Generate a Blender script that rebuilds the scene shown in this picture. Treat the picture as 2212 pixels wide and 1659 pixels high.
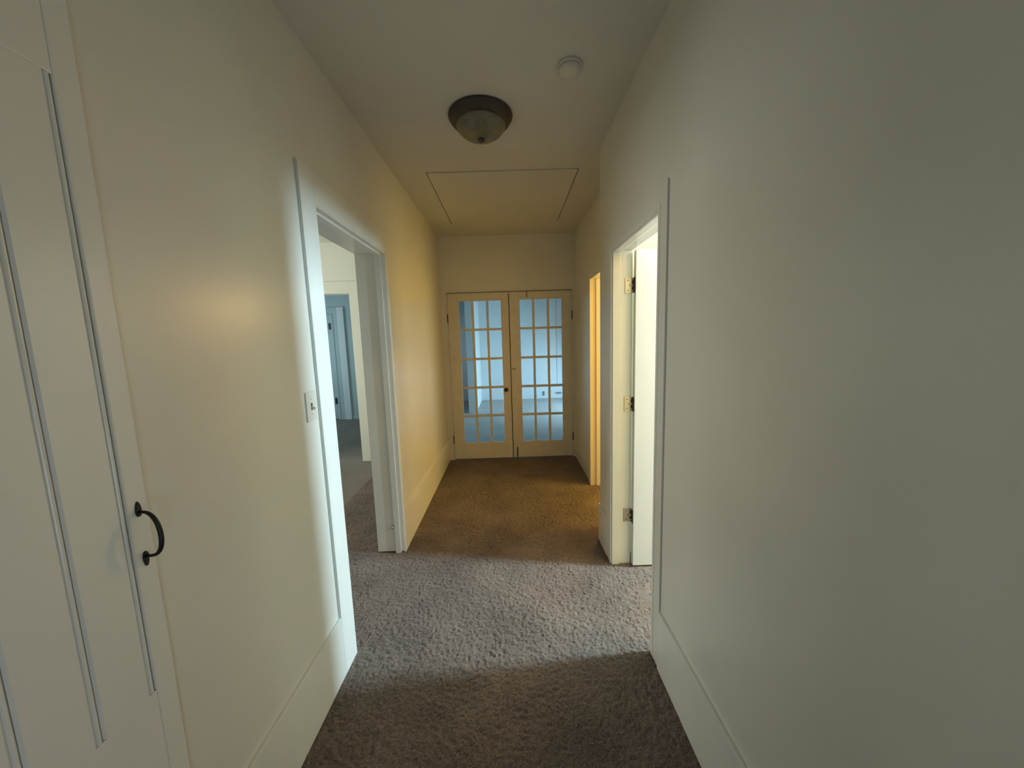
import bpy, bmesh, math
import numpy as np
from mathutils import Matrix, Vector

for o in list(bpy.data.objects):
    bpy.data.objects.remove(o)
SC = bpy.context.scene
COL = SC.collection

# ------------------------------------------------------------------ camera
cd = bpy.data.cameras.new('camera')
cam = bpy.data.objects.new('camera', cd)
COL.objects.link(cam)
R_ = Vector((0.99949909, -0.00715123, -0.0308289))
U_ = Vector((0.03147318, 0.12252011, 0.99196686))
F_ = Vector((0.00331662, 0.99244027, -0.12268381))
cam.matrix_world = Matrix(((R_.x, U_.x, -F_.x, 0), (R_.y, U_.y, -F_.y, 0),
                           (R_.z, U_.z, -F_.z, 1.5), (0, 0, 0, 1)))
cd.sensor_fit = 'HORIZONTAL'
cd.sensor_width = 36.0
cd.lens = 12.731
cd.clip_start = 0.02
SC.camera = cam

# ------------------------------------------------------------------ world, exposure
w = bpy.data.worlds.new('world')
SC.world = w
w.use_nodes = True
bg = w.node_tree.nodes['Background']
bg.inputs['Color'].default_value = (0.62, 0.78, 1.0, 1)
bg.inputs['Strength'].default_value = 0.6
vs = SC.view_settings
vs.view_transform = 'Standard'
vs.look = 'None'
vs.gamma = 1
vs.use_curve_mapping = False
vs.exposure = 0.0

# ------------------------------------------------------------------ daylight and a lamp in the rooms around the hall, plus added fill lights


def area(name, loc, target, sx, sy, power, col, spread=180):
    l = bpy.data.lights.new(name, 'AREA')
    l.shape = 'RECTANGLE'
    l.size = sx
    l.size_y = sy
    l.energy = power
    l.color = col
    l.spread = math.radians(spread)
    o = bpy.data.objects.new(name, l)
    COL.objects.link(o)
    o.location = loc
    d = Vector(target) - Vector(loc)
    o.rotation_euler = d.to_track_quat('-Z', 'Y').to_euler()
    return o


area('daylight_right_room', (3.56, 1.81, 2.05), (1, 1.81, 1.35), 0.30, 0.96, 258, (0.60, 0.86, 1.0))
area('fill_yellow_room', (2.66, 3.02, 1.50), (1, 3.02, 1.45), 0.8, 1.25, 46, (1.0, 0.68, 0.13))  # added yellow fill, second to the wall lamp; there is no blind
area('vanity_light_yellow_room', (1.44, 4.38, 1.95), (1.36, 3.0, 1.85), 0.45, 0.22, 33, (1.0, 0.63, 0.24))
area('daylight_left_room', (-4.06, 3.15, 1.55), (-2, 3.15, 1.55), 1.5, 1.2, 45, (0.97, 1.0, 0.88))
area('daylight_blue_room', (-4.86, 6.0, 1.45), (-3, 6.0, 1.45), 0.9, 1.2, 24, (0.62, 0.88, 1.0))
area('daylight_far_room', (2.56, 7.35, 0.80), (1, 7.35, 0.35), 1.7, 0.85, 82, (0.52, 0.77, 1.0), 125)
area('fill_far_side', (-1.56, 8.2, 1.3), (-0.8, 8.2, 1.2), 0.7, 1.1, 1.3, (0.70, 0.88, 1.0))  # added weak fill to lift the dark space left of the partition
area('fill_hall_side', (0.60, -1.10, 0.75), (-0.8, -1.10, 0.75), 0.65, 0.75, 9, (0.78, 0.92, 1.0))  # added unseen fill from behind the camera, brightens the near left wall

# ------------------------------------------------------------------ materials


def new_mat(name):
    m = bpy.data.materials.new(name)
    m.use_nodes = True
    nt = m.node_tree
    return m, nt, nt.nodes['Principled BSDF']


def paint(name, col, rough=0.45, var=0.06, bump=0.05, scale=60, coat=0.0, blotch=2.5):
    m, nt, b = new_mat(name)
    tc = nt.nodes.new('ShaderNodeTexCoord')
    n1 = nt.nodes.new('ShaderNodeTexNoise')
    n1.inputs['Scale'].default_value = blotch
    n1.inputs['Detail'].default_value = 5
    n2 = nt.nodes.new('ShaderNodeTexNoise')
    n2.inputs['Scale'].default_value = scale
    n2.inputs['Detail'].default_value = 4
    r = nt.nodes.new('ShaderNodeValToRGB')
    r.color_ramp.elements[0].position = 0.3
    r.color_ramp.elements[1].position = 0.7
    r.color_ramp.elements[0].color = tuple(c * (1 - var) for c in col) + (1,)
    r.color_ramp.elements[1].color = tuple(min(1, c * (1 + var * 0.5)) for c in col) + (1,)
    bp = nt.nodes.new('ShaderNodeBump')
    bp.inputs['Strength'].default_value = bump
    bp.inputs['Distance'].default_value = 0.004
    L = nt.links.new
    L(tc.outputs['Object'], n1.inputs['Vector'])
    L(tc.outputs['Object'], n2.inputs['Vector'])
    L(n1.outputs['Fac'], r.inputs['Fac'])
    L(r.outputs['Color'], b.inputs['Base Color'])
    L(n2.outputs['Fac'], bp.inputs['Height'])
    L(bp.outputs['Normal'], b.inputs['Normal'])
    b.inputs['Roughness'].default_value = rough
    b.inputs['Coat Weight'].default_value = coat
    b.inputs['Coat Roughness'].default_value = 0.25
    return m


def metal(name, col, rough=0.4, metallic=1.0):
    m, nt, b = new_mat(name)
    n1 = nt.nodes.new('ShaderNodeTexNoise')
    n1.inputs['Scale'].default_value = 90
    r = nt.nodes.new('ShaderNodeValToRGB')
    r.color_ramp.elements[0].color = tuple(c * 0.65 for c in col) + (1,)
    r.color_ramp.elements[1].color = tuple(min(1, c * 1.25) for c in col) + (1,)
    nt.links.new(n1.outputs['Fac'], r.inputs['Fac'])
    nt.links.new(r.outputs['Color'], b.inputs['Base Color'])
    b.inputs['Roughness'].default_value = rough
    b.inputs['Metallic'].default_value = metallic
    return m


def carpet(name, c0, c1):
    m, nt, b = new_mat(name)
    tc = nt.nodes.new('ShaderNodeTexCoord')
    n1 = nt.nodes.new('ShaderNodeTexNoise')
    n1.inputs['Scale'].default_value = 260
    n1.inputs['Detail'].default_value = 3
    n2 = nt.nodes.new('ShaderNodeTexNoise')
    n2.inputs['Scale'].default_value = 3.2
    n2.inputs['Detail'].default_value = 5
    mx = nt.nodes.new('ShaderNodeMix')
    mx.data_type = 'FLOAT'
    mx.inputs[0].default_value = 0.28
    r = nt.nodes.new('ShaderNodeValToRGB')
    r.color_ramp.elements[0].position = 0.36
    r.color_ramp.elements[1].position = 0.64
    r.color_ramp.elements[0].color = c0 + (1,)
    r.color_ramp.elements[1].color = c1 + (1,)
    bp = nt.nodes.new('ShaderNodeBump')
    bp.inputs['Strength'].default_value = 0.5
    bp.inputs['Distance'].default_value = 0.006
    L = nt.links.new
    L(tc.outputs['Object'], n1.inputs['Vector'])
    L(tc.outputs['Object'], n2.inputs['Vector'])
    L(n1.outputs['Fac'], mx.inputs[2])
    L(n2.outputs['Fac'], mx.inputs[3])
    L(mx.outputs[0], r.inputs['Fac'])
    L(r.outputs['Color'], b.inputs['Base Color'])
    L(n1.outputs['Fac'], bp.inputs['Height'])
    L(bp.outputs['Normal'], b.inputs['Normal'])
    b.inputs['Roughness'].default_value = 0.95
    b.inputs['Specular IOR Level'].default_value = 0.1
    b.inputs['Sheen Weight'].default_value = 0.15
    return m


def glass(name):
    m = bpy.data.materials.new(name)
    m.use_nodes = True
    nt = m.node_tree
    nt.nodes.clear()
    out = nt.nodes.new('ShaderNodeOutputMaterial')
    tr = nt.nodes.new('ShaderNodeBsdfTransparent')
    tr.inputs['Color'].default_value = (0.86, 0.93, 0.93, 1)
    gl = nt.nodes.new('ShaderNodeBsdfGlossy')
    gl.inputs['Roughness'].default_value = 0.04
    n = nt.nodes.new('ShaderNodeTexNoise')
    n.inputs['Scale'].default_value = 9
    bp = nt.nodes.new('ShaderNodeBump')
    bp.inputs['Strength'].default_value = 0.25
    bp.inputs['Distance'].default_value = 0.01
    fr = nt.nodes.new('ShaderNodeFresnel')
    fr.inputs['IOR'].default_value = 1.5
    mx = nt.nodes.new('ShaderNodeMixShader')
    L = nt.links.new
    L(n.outputs['Fac'], bp.inputs['Height'])
    L(bp.outputs['Normal'], gl.inputs['Normal'])
    L(fr.outputs['Fac'], mx.inputs['Fac'])
    L(tr.outputs['BSDF'], mx.inputs[1])
    L(gl.outputs['BSDF'], mx.inputs[2])
    L(mx.outputs['Shader'], out.inputs['Surface'])
    return m


M = dict(
    wall=paint('hall wall paint', (0.75, 0.735, 0.68), 0.33, 0.04, 0.05, 55, coat=0.2),
    ceil=paint('ceiling paint', (0.68, 0.665, 0.61), 0.8, 0.04, 0.15, 120),
    trim=paint('gloss trim paint', (0.79, 0.78, 0.74), 0.3, 0.04, 0.05, 30, coat=0.25),
    door=paint('white door paint', (0.66, 0.66, 0.66), 0.4, 0.03, 0.03, 40),
    oldtrim=paint('old cream door paint', (0.74, 0.70, 0.60), 0.4, 0.08, 0.12, 45, blotch=9),
    yellow=paint('yellow room paint', (0.80, 0.66, 0.30), 0.6, 0.03, 0.05, 50),
    cream=paint('warm yellow room paint', (0.80, 0.66, 0.36), 0.6, 0.03, 0.05, 50),
    pale=paint('pale room paint', (0.84, 0.84, 0.75), 0.6, 0.03, 0.05, 50),
    blue=paint('grey blue room paint', (0.50, 0.58, 0.58), 0.55, 0.05, 0.05, 50),
    white=paint('white room paint', (0.78, 0.80, 0.80), 0.5, 0.03, 0.05, 50),
    carpet=carpet('beige carpet', (0.068, 0.049, 0.039), (0.268, 0.204, 0.168)),
    carpet3=carpet('pale carpet', (0.30, 0.28, 0.26), (0.46, 0.44, 0.41)),
    carpet2=carpet('grey carpet', (0.13, 0.108, 0.088), (0.235, 0.20, 0.168)),
    iron=metal('black iron', (0.018, 0.016, 0.016), 0.45, 0.4),
    bronze=metal('dark bronze', (0.07, 0.055, 0.04), 0.5, 0.3),
    brass=metal('aged brass', (0.32, 0.24, 0.14), 0.4),
    steel=metal('dull steel hinge', (0.50, 0.45, 0.38), 0.4),
    dark=metal('dark metal', (0.05, 0.045, 0.04), 0.5, 0.5),
    plate=paint('painted switch plate', (0.74, 0.71, 0.64), 0.3, 0.02, 0.02, 40, coat=0.2),
    glass=glass('old window glass'),
    plastic=paint('white plastic', (0.70, 0.67, 0.60), 0.5, 0.02, 0.0, 40),
)


def alabaster():
    m, nt, b = new_mat('alabaster glass')
    n1 = nt.nodes.new('ShaderNodeTexNoise')
    n1.inputs['Scale'].default_value = 9
    n1.inputs['Detail'].default_value = 6
    n1.inputs['Distortion'].default_value = 1.5
    r = nt.nodes.new('ShaderNodeValToRGB')
    r.color_ramp.elements[0].position = 0.35
    r.color_ramp.elements[1].position = 0.7
    r.color_ramp.elements[0].color = (0.16, 0.145, 0.09, 1)
    r.color_ramp.elements[1].color = (0.23, 0.21, 0.145, 1)
    nt.links.new(n1.outputs['Fac'], r.inputs['Fac'])
    nt.links.new(r.outputs['Color'], b.inputs['Base Color'])
    b.inputs['Roughness'].default_value = 0.35
    return m


M['alabaster'] = alabaster()

# ------------------------------------------------------------------ helpers


def bm_box(bm, x0, x1, y0, y1, z0, z1, bev=0.0):
    vs_ = [bm.verts.new((x, y, z)) for x in (x0, x1) for y in (y0, y1) for z in (z0, z1)]
    f = [(0, 1, 3, 2), (4, 6, 7, 5), (0, 4, 5, 1), (2, 3, 7, 6), (0, 2, 6, 4), (1, 5, 7, 3)]
    fs = [bm.faces.new([vs_[i] for i in t]) for t in f]
    if bev > 0:
        es = list({e for ff in fs for e in ff.edges})
        bmesh.ops.bevel(bm, geom=es, offset=bev, segments=2, affect='EDGES', profile=0.6)


def obj(name, bm, mat, parent=None, smooth=False):
    me = bpy.data.meshes.new(name)
    bmesh.ops.recalc_face_normals(bm, faces=bm.faces[:])
    bm.to_mesh(me)
    bm.free()
    if mat:
        me.materials.append(mat)
    if smooth:
        for p in me.polygons:
            p.use_smooth = True
    o = bpy.data.objects.new(name, me)
    COL.objects.link(o)
    if parent:
        o.parent = parent
    return o


def boxes(name, bl, mat, parent=None, bev=0.0):
    bm = bmesh.new()
    for b in bl:
        bm_box(bm, *b, bev=bev)
    return obj(name, bm, mat, parent)


def tag(o, label, cat, group=None, kind=None):
    o['label'] = label
    o['category'] = cat
    if group:
        o['group'] = group
    if kind:
        o['kind'] = kind
    return o


def empty(name, loc, label, cat, group=None, kind=None):
    o = bpy.data.objects.new(name, None)
    o.empty_display_size = 0.1
    COL.objects.link(o)
    o.location = loc
    return tag(o, label, cat, group, kind)


def rel(parent, b):
    """world box -> box in the parent's space (parents are only translated when this is used)"""
    l = parent.location
    return (b[0] - l.x, b[1] - l.x, b[2] - l.y, b[3] - l.y, b[4] - l.z, b[5] - l.z)


def pbox(name, parent, b, mat, bev=0.0015):
    return boxes(name, [rel(parent, b)], mat, parent, bev)


def bm_lathe(bm, prof, n=40, axis='Z', loc=(0, 0, 0)):
    rings = []
    for (r, h) in prof:
        ring = []
        for i in range(n):
            a = 2 * math.pi * i / n
            c, s = r * math.cos(a), r * math.sin(a)
            p = {'Z': (c, s, h), 'Y': (c, h, s), 'X': (h, c, s)}[axis]
            ring.append(bm.verts.new((p[0] + loc[0], p[1] + loc[1], p[2] + loc[2])))
        rings.append(ring)
    for a, b in zip(rings, rings[1:]):
        for i in range(n):
            j = (i + 1) % n
            bm.faces.new((a[i], a[j], b[j], b[i]))
    for ring, flip in ((rings[0], False), (rings[-1], True)):
        bm.faces.new(ring[::-1] if flip else ring)
    bmesh.ops.remove_doubles(bm, verts=bm.verts[:], dist=1e-6)


def lathe(name, prof, mat, parent=None, n=40, axis='Z', loc=(0, 0, 0)):
    bm = bmesh.new()
    bm_lathe(bm, prof, n, axis, loc)
    return obj(name, bm, mat, parent, smooth=True)


def bm_tube(bm, pts, rad, n=10):
    rings = []
    for i, p in enumerate(pts):
        p = Vector(p)
        a = Vector(pts[max(0, i - 1)])
        b = Vector(pts[min(len(pts) - 1, i + 1)])
        t = (b - a).normalized()
        u = t.cross(Vector((0, 1, 0)))
        if u.length < 1e-3:
            u = t.cross(Vector((1, 0, 0)))
        u.normalize()
        v = t.cross(u)
        r = rad[i] if isinstance(rad, (list, tuple)) else rad
        rings.append([bm.verts.new(p + (u * math.cos(2 * math.pi * k / n) + v * math.sin(2 * math.pi * k / n)) * r) for k in range(n)])
    for a, b in zip(rings, rings[1:]):
        for k in range(n):
            bm.faces.new((a[k], a[(k + 1) % n], b[(k + 1) % n], b[k]))
    bm.faces.new(rings[0][::-1])
    bm.faces.new(rings[-1])


# ------------------------------------------------------------------ the house: key planes
XL, XR = -0.793, 0.620          # faces of the baseboards along the hall
XLW, XRW = -0.806, 0.633        # faces of the plastered walls
XLB, XRB = -0.985, 0.752        # backs of those walls
XE, XEB = 0.805, 0.925          # the hall's wider end
YF, YFB = 4.445, 4.585          # wall with the glazed doors
YC = 2.545                      # where the hall widens
ZC = 2.72
YB = -1.75
LY0, LY1, LZ = 1.61, 2.45, 2.08     # doorway on the left
RY0, RY1, RZ = 1.55, 2.24, 2.005    # doorway on the right
EY0, EY1, EZ = 2.74, 3.53, 2.045    # doorway at the wider end
J = 0.02                            # jamb boards


def struct(name, bl, mat, label, cat='wall', bev=0.0):
    return tag(boxes(name, bl, mat, None, bev), label, cat, kind='structure')


struct('wall_left', [(XLB, XLW, YB, LY0 - J, 0, ZC), (XLB, XLW, LY0 - J, LY1 + J, LZ + J, ZC), (XLB, XLW, LY1 + J, YF, 0, ZC)],
       M['wall'], 'cream painted hall wall on the left with an open doorway')
struct('wall_right', [(XRW, XRB, -0.72, RY0 - J, 0, ZC), (XRW, XRB, RY0 - J, RY1 + J, RZ + J, ZC), (XRW, XRB, RY1 + J, 2.46, 0, ZC),
                      (XRW, XEB, 2.46, YC, 0, ZC), (XRW, XRB, YB, -1.5, 0, ZC), (XRW, XRB, -1.5, -0.72, 0, 0.34), (XRW, XRB, -1.5, -0.72, 1.18, ZC)],
       M['wall'], 'large dim cream hall wall filling the right side of the photo')
struct('wall_right_end', [(XE, XEB, YC, EY0 - J, 0, ZC), (XE, XEB, EY0 - J, EY1 + J, EZ + J, ZC), (XE, XEB, EY1 + J, YF, 0, ZC)],
       M['wall'], 'set-back brownish wall beside the glazed doors, with a yellow lit doorway')
struct('wall_far', [(XLB, -0.755, YF, YFB, 0, ZC), (-0.755, 0.782, YF, YFB, 2.094, ZC), (0.782, XEB, YF, YFB, 0, ZC)],
       M['wall'], 'end wall of the hall above and around the glazed double doors')
struct('wall_back', [(XLB, XRB, YB - 0.12, YB, 0, ZC)], M['wall'], 'hall wall behind the photographer')

# rooms around the hall (each only as far as its light and its view into the hall need)
struct('wall_right_room', [(XRB, 3.60, 2.36, 2.46, 0, ZC), (XRB, 3.60, -0.6, -0.48, 0, ZC),
                           (3.60, 3.72, -0.6, 1.61, 0, ZC), (3.60, 3.72, 2.01, 2.46, 0, ZC),
                           (3.60, 3.72, 1.61, 2.01, 0, 1.50), (3.60, 3.72, 1.61, 2.01, 2.60, ZC)],
       M['cream'], 'yellow wall glimpsed above the open white door on the right')
struct('wall_yellow_room', [(XEB, 2.70, YF, YF + 0.12, 0, ZC), (XEB, 2.70, 2.46, YC, 0, ZC), (2.70, 2.82, 2.46, 2.56, 0, ZC), (2.70, 2.82, 3.48, YF + 0.12, 0, ZC),
                            (2.70, 2.82, 2.56, 3.48, 0, 0.82), (2.70, 2.82, 2.56, 3.48, 2.18, ZC)],
       M['yellow'], 'yellow walls of the room behind the narrow lit doorway')
W2 = 4.54
struct('wall_left_room', [(-4.12, -2.75, W2, W2 + 0.13, 0, ZC), (-2.75, -1.935, W2, W2 + 0.13, 2.12, ZC), (-1.935, XLB, W2, W2 + 0.13, 0, ZC),
                          (-4.24, -4.12, 0.2, 2.35, 0, ZC), (-4.24, -4.12, 3.95, W2 + 0.13, 0, ZC), (-4.24, -4.12, 2.35, 3.95, 0, 0.9),
                          (-4.24, -4.12, 2.35, 3.95, 2.2, ZC), (-4.24, XLB, 0.08, 0.2, 0, ZC)],
       M['pale'], 'pale lit wall with a door opening, seen through the left doorway')
struct('wall_blue_room', [(-5.05, -4.92, W2 + 0.13, 5.5, 0, ZC), (-5.05, -4.92, 6.5, 7.33, 0, ZC), (-5.05, -4.92, 5.5, 6.5, 0, 0.8),
                          (-5.05, -4.92, 5.5, 6.5, 2.1, ZC), (-5.05, -4.35, 7.2, 7.33, 0, ZC), (-4.35, -3.47, 7.2, 7.33, 2.1, ZC),
                          (-3.47, -1.63, 7.2, 7.33, 0, ZC), (-1.75, -1.63, W2 + 0.13, 7.2, 0, ZC), (-5.05, -4.24, W2, W2 + 0.13, 0, ZC)],
       M['blue'], 'dim blue grey wall two rooms away beyond the left doorway')
struct('wall_far_room', [(-1.63, 1.155, 9.0, 9.12, 0, ZC), (1.167, 2.72, 9.0, 9.12, 0.28, ZC), (1.155, 2.72, 9.0, 9.12, 0, 0.28),
                         (1.155, 1.167, 9.02, 9.12, 0.28, ZC),
                         (-1.75, -1.63, 7.33, 7.8, 0, ZC), (-1.75, -1.63, 8.6, 9.12, 0, ZC), (-1.75, -1.63, 7.8, 8.6, 0, 0.7), (-1.75, -1.63, 7.8, 8.6, 1.9, ZC), (2.60, 2.72, YFB, 6.45, 0, ZC), (2.60, 2.72, 8.25, 9.0, 0, ZC),
                         (2.60, 2.72, 6.45, 8.25, 0, 0.30), (2.60, 2.72, 6.45, 8.25, 1.30, ZC), (XEB, 2.60, YFB, YFB + 0.1, 0, ZC),
                         (-1.63, XLB, W2 + 0.13, W2 + 0.2, 0, ZC)],
       M['white'], 'pale blue lit far wall seen through the glazed doors')
struct('wall_partition', [(-0.885, -0.735, 7.42, 9.0, 0, ZC)], M['white'],
       'bright narrow wall end seen through the left glazed door')

# ceiling with the hole for the attic hatch
HX0, HX1, HY0, HY1 = -0.572, 0.548, 2.80, 3.99
struct('ceiling', [(-5.05, 3.82, -1.9, HY0, ZC, ZC + 0.1), (-5.05, 3.82, HY1, 9.12, ZC, ZC + 0.1),
                   (-5.05, HX0, HY0, HY1, ZC, ZC + 0.1), (HX1, 3.82, HY0, HY1, ZC, ZC + 0.1)],
       M['ceil'], 'plain off-white ceiling over the hall', 'ceiling')

# ------------------------------------------------------------------ floors


XGL = -1.60


def carpet_floor():
    x0, x1, y0, y1, st = XGL, XEB, 0.85, YF + 0.06, 0.0042
    nx, ny = int((x1 - x0) / st) + 1, int((y1 - y0) / st) + 1
    rng = np.random.default_rng(7)
    wn = rng.standard_normal((ny, nx))
    fy = np.fft.fftfreq(ny)[:, None]
    fx = np.fft.rfftfreq(nx)[None, :]
    k2 = fx * fx + fy * fy

    def blur(s):
        z = np.fft.irfft2(np.fft.rfft2(wn) * np.exp(-2 * (math.pi * s) ** 2 * k2), s=(ny, nx))
        return z / z.std()
    h = 0.0015 * blur(0.75) + 0.0007 * blur(1.6) + 0.0005 * blur(14)
    X, Y = np.meshgrid(np.linspace(x0, x1, nx), np.linspace(y0, y1, ny))
    h = np.clip(h, -0.006, 0.006)
    co = np.stack([X, Y, h], -1).reshape(-1, 3)
    i = (np.arange(ny - 1)[:, None] * nx + np.arange(nx - 1)[None, :]).ravel()
    q = np.stack([i, i + 1, i + nx + 1, i + nx], -1)
    n0 = len(co)
    extra = np.array([(x0, -1.87, 0), (x1, -1.87, 0), (x1, y0, 0), (x0, y0, 0)], float)
    co = np.concatenate([co, extra])
    q = np.concatenate([q, np.array([[n0, n0 + 1, n0 + 2, n0 + 3]])])
    me = bpy.data.meshes.new('floor')
    me.vertices.add(len(co))
    me.vertices.foreach_set('co', co.ravel())
    me.loops.add(len(q) * 4)
    me.loops.foreach_set('vertex_index', q.ravel().astype(np.int32))
    me.polygons.add(len(q))
    me.polygons.foreach_set('loop_start', np.arange(0, len(q) * 4, 4, dtype=np.int32))
    me.polygons.foreach_set('use_smooth', np.ones(len(q), dtype=bool))
    me.update(calc_edges=True)
    me.materials.append(M['carpet'])
    o = bpy.data.objects.new('floor', me)
    COL.objects.link(o)
    return tag(o, 'worn brown beige carpet running the length of the hall', 'carpet', kind='structure')


carpet_floor()
struct('floor', [(XEB, 3.72, -0.6, YF + 0.06, -0.05, 0)], M['carpet'], 'carpet of the rooms opening off to the right', 'carpet')
struct('floor', [(-4.24, XGL, 0.08, 4.60, -0.05, 0)], M['carpet2'], 'grey beige carpet seen through the left doorway', 'carpet')
struct('floor', [(-5.05, -1.63, 4.60, 7.33, -0.05, 0)], M['carpet2'], 'bluish carpet two rooms away beyond the left doorway', 'carpet')
struct('floor', [(-1.63, 2.72, YFB + 0.02, 9.12, -0.05, 0), (XLB, 2.72, YF + 0.06, YFB + 0.02, -0.05, 0), (-1.75, -1.63, 7.33, 9.12, -0.05, 0)], M['carpet3'],
       'blue lit carpet behind the glazed doors', 'carpet')

# ------------------------------------------------------------------ baseboards


def baseboard(name, b, label, mat='trim'):
    return tag(boxes(name, [b], M[mat], None, 0.003), label, 'baseboard', kind='structure')


BH = 0.282
baseboard('baseboard_left', (XLW, XL, YB, 1.49, 0, BH), 'tall white baseboard along the near left wall')
baseboard('baseboard_left_far', (XLW, XL, 2.565, YF, 0, BH), 'tall cream baseboard running from left doorway to the glazed doors')
baseboard('baseboard_right', (XR, XRW, YB, 1.468, 0, BH), 'tall grey white baseboard along the near right wall')
baseboard('baseboard_right_mid', (XR, XRW, 2.335, YC, 0, BH), 'short piece of baseboard between the right doorway and the corner')
baseboard('baseboard_right_end', (XE - 0.012, XE, EY1 + 0.09, YF, 0, 0.16), 'dim baseboard between yellow lit doorway and glazed doors')
baseboard('baseboard_far_room', (-0.735, 2.6, 8.985, 9.0, 0, 0.27), 'white baseboard of far wall behind the glazed doors', 'white')
baseboard('baseboard_blue_room', (-3.2, -1.75, 7.185, 7.2, 0, 0.06), 'low dark baseboard of the blue grey room', 'blue')

# ------------------------------------------------------------------ door frames
# left doorway
t = empty('trim_1', (XLW, (LY0 + LY1) / 2, 0), 'bright white door casing and jambs of the open left doorway', 'door frame', kind='structure')
jx0, jx1 = XLB - 0.007, XL - 0.004
pbox('jamb', t, (jx0, jx1, LY0 - J, LY0, 0, LZ + J), M['trim'])
pbox('jamb', t, (jx0, jx1, LY1, LY1 + J, 0.010, LZ + J), M['trim'])
pbox('head_jamb', t, (jx0, jx1, LY0, LY1, LZ, LZ + J), M['trim'])
pbox('stop', t, (-0.862, -0.824, LY1 - 0.011, LY1, 0, LZ), M['trim'])
pbox('stop', t, (-0.862, -0.824, LY0, LY0 + 0.011, 0, LZ), M['trim'])
pbox('stop', t, (-0.862, -0.824, LY0 + 0.011, LY1 - 0.011, LZ - 0.011, LZ), M['trim'])
pbox('casing', t, (XLW, XL, 1.49, LY0 - 0.004, 0, 2.215), M['trim'])
pbox('casing', t, (XLW, XL, LY1 + 0.004, 2.565, 0, 2.215), M['trim'])
pbox('casing', t, (XLW, XL, LY0 - 0.004, LY1 + 0.004, LZ + 0.006, 2.215), M['trim'])
bm = bmesh.new()
bm_lathe(bm, [(0.012, 0), (0.012, -0.003), (0.006, -0.005), (0.006, -0.016), (0.009, -0.018), (0.009, -0.024), (0.004, -0.027)], 16, 'Y', (-0.872 - XLW, LY1 - (LY0 + LY1) / 2, 0.20))
o = obj('bumper', bm, M['steel'], t, True)
o['label'] = 'small metal door bumper'

# right doorway
t = empty('trim_2', (XRW, (RY0 + RY1) / 2, 0), 'warm lit door casing and hinged jamb of the right doorway', 'door frame', kind='structure')
jx0, jx1 = XR + 0.003, XRB + 0.002
pbox('jamb', t, (jx0, jx1, RY0 - J, RY0, 0, RZ + J), M['trim'])
pbox('jamb', t, (jx0, jx1, RY1, RY1 + J, 0, RZ + J), M['trim'])
pbox('head_jamb', t, (jx0, jx1, RY0, RY1, RZ, RZ + J), M['trim'])
pbox('stop', t, (0.632, 0.678, RY1 - 0.012, RY1, 0, RZ), M['trim'], 0.003)
pbox('stop', t, (0.632, 0.678, RY0, RY0 + 0.012, 0, RZ), M['trim'], 0.003)
pbox('stop', t, (0.632, 0.678, RY0 + 0.012, RY1 - 0.012, RZ - 0.012, RZ), M['trim'], 0.003)
pbox('casing', t, (XR + 0.005, XRW, 1.468, RY0 - 0.004, 0, 2.095), M['wall'])
pbox('casing', t, (XR + 0.005, XRW, RY1 + 0.004, 2.335, 0, 2.095), M['wall'])
pbox('casing', t, (XR + 0.005, XRW, RY0 - 0.004, RY1 + 0.004, RZ + 0.005, 2.095), M['wall'])

# doorway at the wider end
t = empty('trim_3', (XE, (EY0 + EY1) / 2, 0), 'narrow strip of yellow lit door frame left of the wall corner', 'door frame', kind='structure')
pbox('jamb', t, (XE - 0.002, XEB + 0.002, EY0 - J, EY0, 0, EZ + J), M['trim'])
pbox('jamb', t, (XE - 0.002, XEB + 0.002, EY1, EY1 + J, 0, EZ + J), M['trim'])
pbox('head_jamb', t, (XE - 0.002, XEB + 0.002, EY0, EY1, EZ, EZ + J), M['trim'])
pbox('stop', t, (0.838, 0.876, EY1 - 0.012, EY1, 0, EZ), M['trim'], 0.003)
pbox('casing', t, (XE - 0.026, XE, EY1 - 0.003, EY1 + 0.09, 0, EZ + 0.09), M['trim'])
pbox('casing', t, (XE - 0.018, XE, EY0 - 0.09, EY0 + 0.003, 0, EZ + 0.09), M['trim'])
pbox('casing', t, (XE - 0.018, XE, EY0 + 0.003, EY1 - 0.003, EZ - 0.003, EZ + 0.09), M['trim'])

# frame of the glazed doors
t = empty('trim_4', (0, YF, 0), 'cream frame around the glazed double doors', 'door frame', kind='structure')
pbox('jamb', t, (-0.755, -0.737, YF - 0.003, YFB, 0, 2.094), M['oldtrim'])
pbox('jamb', t, (0.764, 0.782, YF - 0.003, YFB, 0, 2.094), M['oldtrim'])
pbox('head_jamb', t, (-0.737, 0.764, YF - 0.003, YFB, 2.074, 2.094), M['oldtrim'])
pbox('stop', t, (-0.737, 0.764, YF + 0.052, YF + 0.075, 2.050, 2.074), M['oldtrim'])

# door frame in the pale wall of the left room
t = empty('trim_5', (-2.34, W2, 0), 'pale door frame in the lit wall seen through the left doorway', 'door frame', kind='structure')
pbox('casing', t, (-1.938, -1.80, W2 - 0.015, W2, 0, 2.26), M['pale'])
pbox('casing', t, (-2.89, -2.752, W2 - 0.015, W2, 0, 2.26), M['pale'])
pbox('casing', t, (-2.752, -1.938, W2 - 0.015, W2, 2.117, 2.26), M['pale'])

# frame of the door in the blue grey room
t = empty('trim_6', (-3.9, 7.2, 0), 'pale blue door frame at the far end of the blue grey room', 'door frame', kind='structure')
pbox('casing', t, (-3.34, -3.215, 7.17, 7.2, 0, 2.22), M['white'])
pbox('jamb', t, (-3.47, -3.435, 7.175, 7.25, 0, 2.1), M['blue'])
pbox('casing', t, (-3.435, -3.34, 7.182, 7.2, 0, 2.1), M['blue'])
pbox('head_casing', t, (-4.5, -3.34, 7.18, 7.2, 2.1, 2.22), M['blue'])

# ------------------------------------------------------------------ glazed double doors


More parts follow.
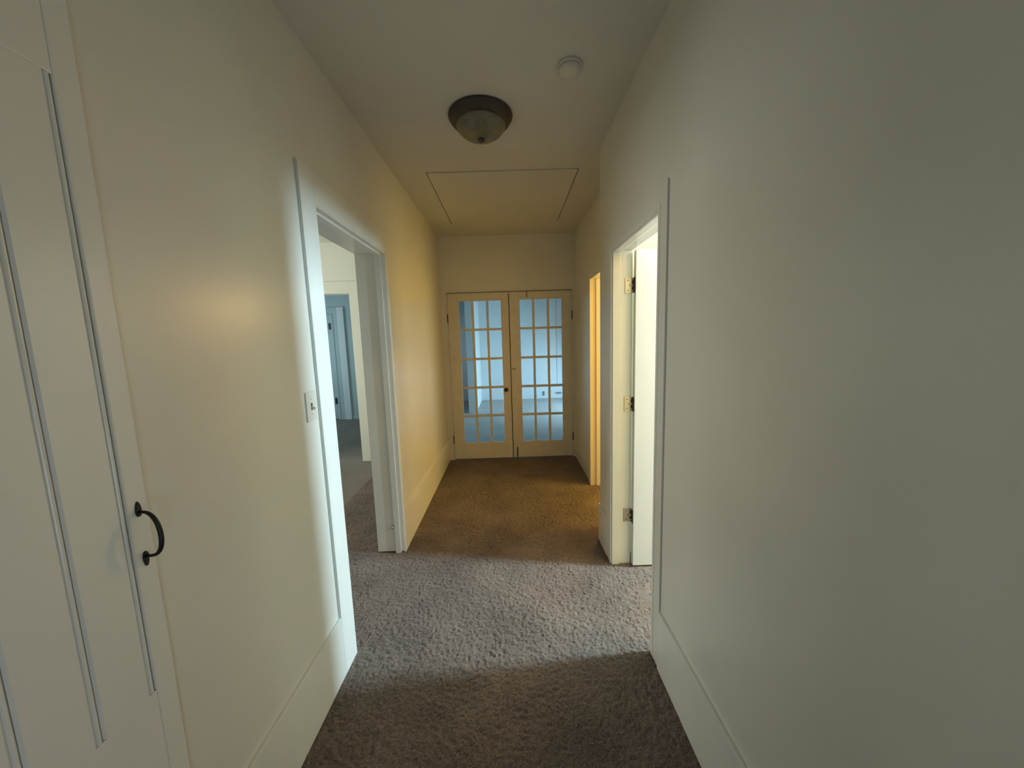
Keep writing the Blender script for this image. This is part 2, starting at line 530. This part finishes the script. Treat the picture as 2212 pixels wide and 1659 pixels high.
def french_leaf(name, x0, x1, gx0, gx1, label):
    z0, z1, gz0, gz1 = 0.014, 2.063, 0.218, 1.970
    y0, y1 = YF + 0.004, YF + 0.044
    d = empty(name, ((x0 + x1) / 2, y0, 0), label, 'door', 'glazed double doors', 'structure')
    mt = M['oldtrim']
    pbox('stile', d, (x0, gx0, y0, y1, z0, z1), mt, 0.002)
    pbox('stile', d, (gx1, x1, y0, y1, z0, z1), mt, 0.002)
    pbox('rail', d, (gx0, gx1, y0, y1, z0, gz0), mt, 0.0015)
    pbox('rail', d, (gx0, gx1, y0, y1, gz1, z1), mt, 0.0015)
    cols, rows, mw = 3, 5, 0.028
    pw = (gx1 - gx0 - mw * (cols - 1)) / cols
    ph = (gz1 - gz0 - mw * (rows - 1)) / rows
    for c in range(1, cols):
        xa = gx0 + c * pw + (c - 1) * mw
        pbox('muntin', d, (xa, xa + mw, y0 + 0.003, y1 - 0.003, gz0, gz1), mt, 0.004)
    for r in range(1, rows):
        za = gz0 + r * ph + (r - 1) * mw
        for c in range(cols):
            xa = gx0 + c * (pw + mw)
            pbox('muntin', d, (xa, xa + pw, y0 + 0.004, y1 - 0.004, za, za + mw), mt, 0.004)
    for r in range(rows):
        for c in range(cols):
            xa = gx0 + c * (pw + mw)
            za = gz0 + r * (ph + mw)
            pbox('pane', d, (xa + 0.0005, xa + pw - 0.0005, y0 + 0.019, y0 + 0.022, za + 0.0005, za + ph - 0.0005), M['glass'], 0)
    return d


def hinge_barrel(parent, x, y, z, mat, h=0.09):
    bm = bmesh.new()
    l = parent.location
    bm_lathe(bm, [(0.003, -h / 2 - 0.008), (0.006, -h / 2 - 0.004), (0.0065, -h / 2), (0.0065, h / 2), (0.006, h / 2 + 0.004), (0.003, h / 2 + 0.008)],
             12, 'Z', (x - l.x, y - l.y, z - l.z))
    return obj('hinge', bm, mat, parent, True)


d1 = french_leaf('door_1', -0.732, 0.000, -0.600, -0.092, 'left leaf of the cream glazed double doors, with the round knob')
d2 = french_leaf('door_2', 0.012, 0.759, 0.136, 0.642, 'right leaf of the cream glazed double doors, with bolts at top and bottom')
bm = bmesh.new()
bm_lathe(bm, [(0.004, -0.062), (0.016, -0.060), (0.023, -0.052), (0.025, -0.044), (0.022, -0.035), (0.011, -0.030), (0.009, -0.012), (0.020, -0.009), (0.021, 0.001)],
         24, 'Y', (-0.058 - d1.location.x, 0, 0.885))
o = obj('knob', bm, M['dark'], d1, True)
o['label'] = 'small dark round door knob'
o = pbox('latch_catch', d2, (0.026, 0.064, YF - 0.006, YF + 0.005, 1.128, 1.144), M['brass'], 0.002)
o['label'] = 'small brass catch'
o = pbox('bolt', d2, (0.218, 0.231, YF - 0.008, YF + 0.005, 1.995, 2.064), M['brass'], 0.003)
o['label'] = 'small sliding bolt at the top'
o = pbox('bolt', d2, (0.054, 0.066, YF - 0.008, YF + 0.005, 0.02, 0.145), M['dark'], 0.003)
o['label'] = 'dark sliding bolt at the bottom'
pbox('astragal', d2, (-0.022, 0.034, YF + 0.045, YF + 0.057, 0.014, 2.045), M['oldtrim'], 0.002)
for z in (1.77, 0.27):
    hinge_barrel(d1, -0.737, YF - 0.003, z, M['bronze'])
    hinge_barrel(d2, 0.765, YF - 0.003, z, M['dark'])

# ------------------------------------------------------------------ open white door on the right
PIN = Vector((XRB + 0.002, RY1 - 0.004, 0))
d3 = empty('door_3', PIN, 'plain white door standing open inside the right doorway', 'door', kind='structure')
boxes('slab', [(0.0035, 0.665, -0.043, -0.008, 0.012, RZ - 0.006)], M['door'], d3, 0.002)
for z in (1.80, 1.075, 0.34):
    hg = boxes('hinge', [(-0.046, -0.003, -0.0005, 0.0035, z - 0.045, z + 0.045)], M['steel'], d3, 0.0008)
    boxes('door_leaf', [(0.0015, 0.005, -0.036, -0.004, z - 0.045, z + 0.045)], M['bronze'], hg, 0.0006)
    for k in range(5):
        za = z - 0.045 + k * 0.018
        lathe('knuckle', [(0.0058, za + 0.0006), (0.0058, za + 0.0174)], M['bronze'] if k % 2 else M['steel'], hg, 12)
    bm = bmesh.new()
    for sz, sx in ((z + 0.03, -0.03), (z, -0.018), (z - 0.03, -0.03)):
        bm_lathe(bm, [(0.0035, -0.0018), (0.0035, -0.0003)], 10, 'Y', (sx, 0, sz))
    obj('screw', bm, M['dark'], hg)
d3.rotation_euler = (0, 0, math.radians(0.5))

# ------------------------------------------------------------------ closet plank door with iron pull, near left
CX = -0.786
d4 = empty('door_4', (XLW, 0.40, 0), 'cream plank closet door with black iron pull, at left edge', 'door', kind='structure')


def plank(y0, y1, bead0=True):
    """one board, its visible face at +X, with rounded bead along the edge nearest the pull side"""
    prof = [(XLW, y0), (CX - 0.0045, y0), (CX, y0 + 0.003)]
    br = 0.0036
    prof += [(CX, y1 - 0.016), (CX - 0.0035, y1 - 0.0125)]
    for k in range(7):
        a = math.pi - k * math.pi / 6
        prof.append((CX - 0.0042 + br * math.sin(a), y1 - 0.0070 + br * math.cos(a)))
    prof += [(CX - 0.005, y1 - 0.0012), (XLW, y1 - 0.0012)]
    bm = bmesh.new()
    lo = [bm.verts.new((x - XLW, y - 0.40, 0.772)) for x, y in prof]
    hi = [bm.verts.new((x - XLW, y - 0.40, 1.985)) for x, y in prof]
    n = len(prof)
    for i in range(n):
        j = (i + 1) % n
        bm.faces.new((lo[i], lo[j], hi[j], hi[i]))
    bm.faces.new(lo[::-1])
    bm.faces.new(hi)
    return obj('plank', bm, M['trim'], d4)


for y0, y1 in ((0.215, 0.305), (0.305, 0.400), (0.400, 0.500), (0.500, 0.602), (0.602, 0.702)):
    plank(y0, y1)
pbox('edge_stile', d4, (XLW, CX, 0.7025, 0.745, 0.012, 2.30), M['trim'], 0.003)
pbox('rail', d4, (XLW, CX, 0.215, 0.702, 0.012, 0.7715), M['trim'], 0.002)
pbox('rail', d4, (XLW, CX, 0.215, 0.702, 1.9855, 2.30), M['trim'], 0.002)
# pull handle
hy = 0.723
bm = bmesh.new()
pts, rad = [], []
for k in range(25):
    s = k / 24
    a = math.pi * s
    out = 0.038 * math.sin(a) ** 0.62 * (0.93 + 0.13 * s)
    z = 1.1665 - 0.098 * (0.5 - 0.5 * math.cos(a)) - 0.002 * math.sin(a)
    pts.append((CX + 0.002 + out - XLW, hy - 0.40, z))
    rad.append(0.0030 + 0.0017 * math.sin(a))
bm_tube(bm, pts, rad, 12)
hd = obj('pull_handle', bm, M['iron'], d4, True)
hd['label'] = 'black iron D-shaped pull handle'
for zc, sg in ((1.1665, 1), (1.0685, -1)):
    bm = bmesh.new()
    n = 20
    ring = []
    for k in range(n):
        a = 2 * math.pi * k / n
        ring.append((0.0060 * math.cos(a) * (1.0 - 0.25 * sg * math.sin(a)), zc + sg * 0.006 + 0.017 * math.sin(a)))
    lo = [bm.verts.new((CX - XLW - 0.0005, hy - 0.40 + a, z)) for a, z in ring]
    hi = [bm.verts.new((CX - XLW + 0.003, hy - 0.40 + a * 0.85, zc + (z - zc) * 0.92)) for a, z in ring]
    for k in range(n):
        j = (k + 1) % n
        bm.faces.new((lo[k], lo[j], hi[j], hi[k]))
    bm.faces.new(hi)
    obj('mounting_plate', bm, M['iron'], hd)

# ------------------------------------------------------------------ far door in the blue grey room
d5 = empty('door_5', (-3.9, 7.2, 0), 'blue grey panel door with dark hinges, two rooms away on the left', 'door', kind='structure')
pbox('slab', d5, (-4.345, -3.475, 7.215, 7.255, 0.01, 2.095), M['blue'], 0.002)
for z in (1.86, 0.38):
    pbox('hinge', d5, (-3.53, -3.465, 7.196, 7.216, z - 0.06, z + 0.06), M['dark'], 0.003)
for za, zb in ((0.25, 0.95), (1.1, 1.95)):
    for xa, xb in ((-4.25, -3.95), (-3.87, -3.57)):
        pbox('panel', d5, (xa, xb, 7.208, 7.216, za, zb), M['blue'], 0.003)

# ------------------------------------------------------------------ windows that light the rooms, some added for fill lights (outside the photo's view)


def window(name, axis, c, a0, a1, z0, z1, label):
    """sash window in an opening; axis is the wall's normal, c its mid-depth"""
    def bx(b):
        return b if axis == 'X' else (b[2], b[3], b[0], b[1], b[4], b[5])
    wn = empty(name, (c, (a0 + a1) / 2, z0) if axis == 'X' else ((a0 + a1) / 2, c, z0), label, 'window', kind='structure')
    f = 0.045
    for nm, b in (('frame_side', (c - .03, c + .03, a0, a0 + f, z0, z1)), ('frame_side', (c - .03, c + .03, a1 - f, a1, z0, z1)),
                  ('frame_sill', (c - .03, c + .03, a0 + f, a1 - f, z0, z0 + f)), ('frame_head', (c - .03, c + .03, a0 + f, a1 - f, z1 - f, z1)),
                  ('meeting_rail', (c - .02, c + .02, a0 + f, a1 - f, (z0 + z1) / 2 - .02, (z0 + z1) / 2 + .02)),
                  ('pane', (c - .002, c + .002, a0 + f, a1 - f, z0 + f, (z0 + z1) / 2 - .02)),
                  ('pane', (c - .002, c + .002, a0 + f, a1 - f, (z0 + z1) / 2 + .02, z1 - f))):
        pbox(nm, wn, bx(b), M['glass'] if nm == 'pane' else M['door'], 0)


window('window_1', 'X', 3.67, 1.61, 2.01, 1.50, 2.60, 'small high window lighting the room right of the hall')
window('window_2', 'X', -4.19, 2.35, 3.95, 0.9, 2.2, 'sash window lighting the room left of the hall')
window('window_3', 'X', -5.0, 5.5, 6.5, 0.8, 2.1, 'sash window lighting the blue grey room')
window('window_4', 'X', 2.67, 6.45, 8.25, 0.30, 1.30, 'low window lighting the room behind the glazed doors')
window('added_window_5', 'X', 0.70, -1.5, -0.72, 0.34, 1.18, 'added unseen low window for fill light, behind the photographer')  # added opening to go with the hall fill light
window('added_window_7', 'X', 2.77, 2.56, 3.48, 0.82, 2.18, 'added unseen window with yellow fill light beyond the yellow lit doorway')  # added to go with the yellow fill light
window('added_window_6', 'X', -1.69, 7.8, 8.6, 0.7, 1.9, 'added unseen side window for fill light beyond the glazed doors')  # added to go with the weak fill beside the partition

# ------------------------------------------------------------------ things in the hall
# ceiling light
cl = empty('ceiling_light', (-0.120, 2.15, ZC), 'flush ceiling light with dark bronze rim and mottled glass dome, switched off', 'ceiling light')
lathe('rim', [(0.150, 0.0), (0.172, -0.001), (0.176, -0.007), (0.174, -0.013), (0.165, -0.027), (0.152, -0.041), (0.140, -0.050), (0.132, -0.049), (0.126, -0.04)],
      M['bronze'], cl, 64)
lathe('glass_dome', [(0.132, -0.044), (0.137, -0.050), (0.135, -0.058), (0.126, -0.073), (0.109, -0.090), (0.084, -0.105), (0.052, -0.116), (0.018, -0.121), (0.004, -0.122)],
      M['alabaster'], cl, 64)
lathe('finial', [(0.008, -0.119), (0.018, -0.121), (0.020, -0.126), (0.016, -0.132), (0.008, -0.135), (0.002, -0.136)],
      M['bronze'], cl, 24)

# the warm bulb burning in the room on the right


def bulb_lamp(x, y, zb, power, col, label):
    r = 0.06
    m = bpy.data.materials.new('glowing bulb')
    m.use_nodes = True
    nt = m.node_tree
    b = nt.nodes['Principled BSDF']
    b.inputs['Base Color'].default_value = (0.9, 0.85, 0.7, 1)
    b.inputs['Emission Color'].default_value = col + (1,)
    b.inputs['Emission Strength'].default_value = power / (4 * math.pi ** 2 * r * r)
    t = empty('ceiling_lamp', (x, y, ZC), label, 'lamp')
    lathe('canopy', [(0.05, 0), (0.052, -0.01), (0.04, -0.022), (0.012, -0.026)], M['plastic'], t, 24)
    lathe('stem', [(0.008, -0.024), (0.008, zb - ZC + r + 0.03)], M['plastic'], t, 12)
    lathe('socket', [(0.012, zb - ZC + r + 0.035), (0.022, zb - ZC + r + 0.03), (0.024, zb - ZC + r - 0.005), (0.01, zb - ZC + r - 0.006)], M['plastic'], t, 20)
    prof = [(max(0.002, r * math.sin(math.pi * k / 16)), zb - ZC - r * math.cos(math.pi * k / 16)) for k in range(17)]
    lathe('bulb', prof, m, t, 24)


bulb_lamp(1.9, 1.0, 2.45, 36, (1.0, 0.48, 0.14), 'bare bulb lamp in the room behind the open white door')

vl = empty('vanity_lamp', (1.44, YF, 1.95), 'warm wall lamp in the room behind the yellow lit doorway', 'lamp')
boxes('back_plate', [(-0.24, 0.24, -0.02, 0, -0.13, 0.13)], M['plastic'], vl, 0.004)
for sx in (-0.2425, 0.2425):
    boxes('shade_end', [(sx - 0.0075, sx + 0.0075, -0.075, -0.02, -0.13, 0.13)], M['plastic'], vl, 0.002)

# smoke detector
sd = empty('smoke_detector', (0.310, 1.80, ZC), 'round white smoke detector on the ceiling near the light', 'smoke detector')
lathe('base', [(0.055, 0), (0.056, -0.004), (0.056, -0.010), (0.050, -0.012)], M['plastic'], sd, 40)
lathe('cover', [(0.050, -0.012), (0.050, -0.022), (0.045, -0.032), (0.030, -0.036), (0.004, -0.037)], M['plastic'], sd, 40)

# attic hatch
ah = empty('attic_hatch', ((HX0 + HX1) / 2, (HY0 + HY1) / 2, ZC), 'flat painted attic hatch panel set in the ceiling', 'hatch')
pbox('panel', ah, (HX0 + 0.008, HX1 - 0.008, HY0 + 0.009, HY1 - 0.008, ZC - 0.004, ZC + 0.02), M['ceil'], 0.002)
pbox('backing', ah, (HX0 - 0.03, HX1 + 0.03, HY0 - 0.03, HY1 + 0.03, ZC + 0.1, ZC + 0.13), M['dark'], 0)

# light switch
ls = empty('light_switch', (XLW, 1.436, 1.258), 'painted-over light switch beside the left door casing', 'light switch')
boxes('plate', [(0, 0.006, -0.036, 0.036, -0.059, 0.059)], M['plate'], ls, 0.002)
bm = bmesh.new()
bm_box(bm, 0.006, 0.0065, -0.006, 0.006, -0.013, 0.013)
obj('slot', bm, M['dark'], ls)
bm = bmesh.new()
bm_box(bm, 0.004, 0.022, -0.0042, 0.0042, -0.005, 0.005, 0.0015)
o = obj('toggle', bm, M['plate'], ls)
o.rotation_euler = (0, math.radians(28), 0)
for z in (0.030, -0.030):
    lathe('screw', [(0.0035, 0.0055), (0.0035, 0.0072), (0.001, 0.0076)], M['plate'], ls, 12, 'X', (0, 0, z))

# outlets on the far wall behind the glazed doors
for x, lab, sx, sz in ((0.814, 'small dark outlet low on the far wall behind the right glazed door', 0.035, 0.055),
                       (1.19, 'flat dark vent low on the far wall, rightmost pane of the glazed doors', 0.10, 0.02)):
    wo = empty('wall_outlet' if sx < 0.05 else 'wall_vent', (x, 8.985, 0.13), lab, 'outlet' if sx < 0.05 else 'vent')
    boxes('plate', [(-sx, sx, -0.006, 0, -sz, sz)], M['blue'], wo, 0.002)
    for k in (-1, 1):
        boxes('socket' if sx < 0.05 else 'slot', [(-sx * 0.6, sx * 0.6, -0.010, -0.006, k * sz * 0.5 - sz * 0.3, k * sz * 0.5 + sz * 0.3)], M['dark'], wo, 0.001)
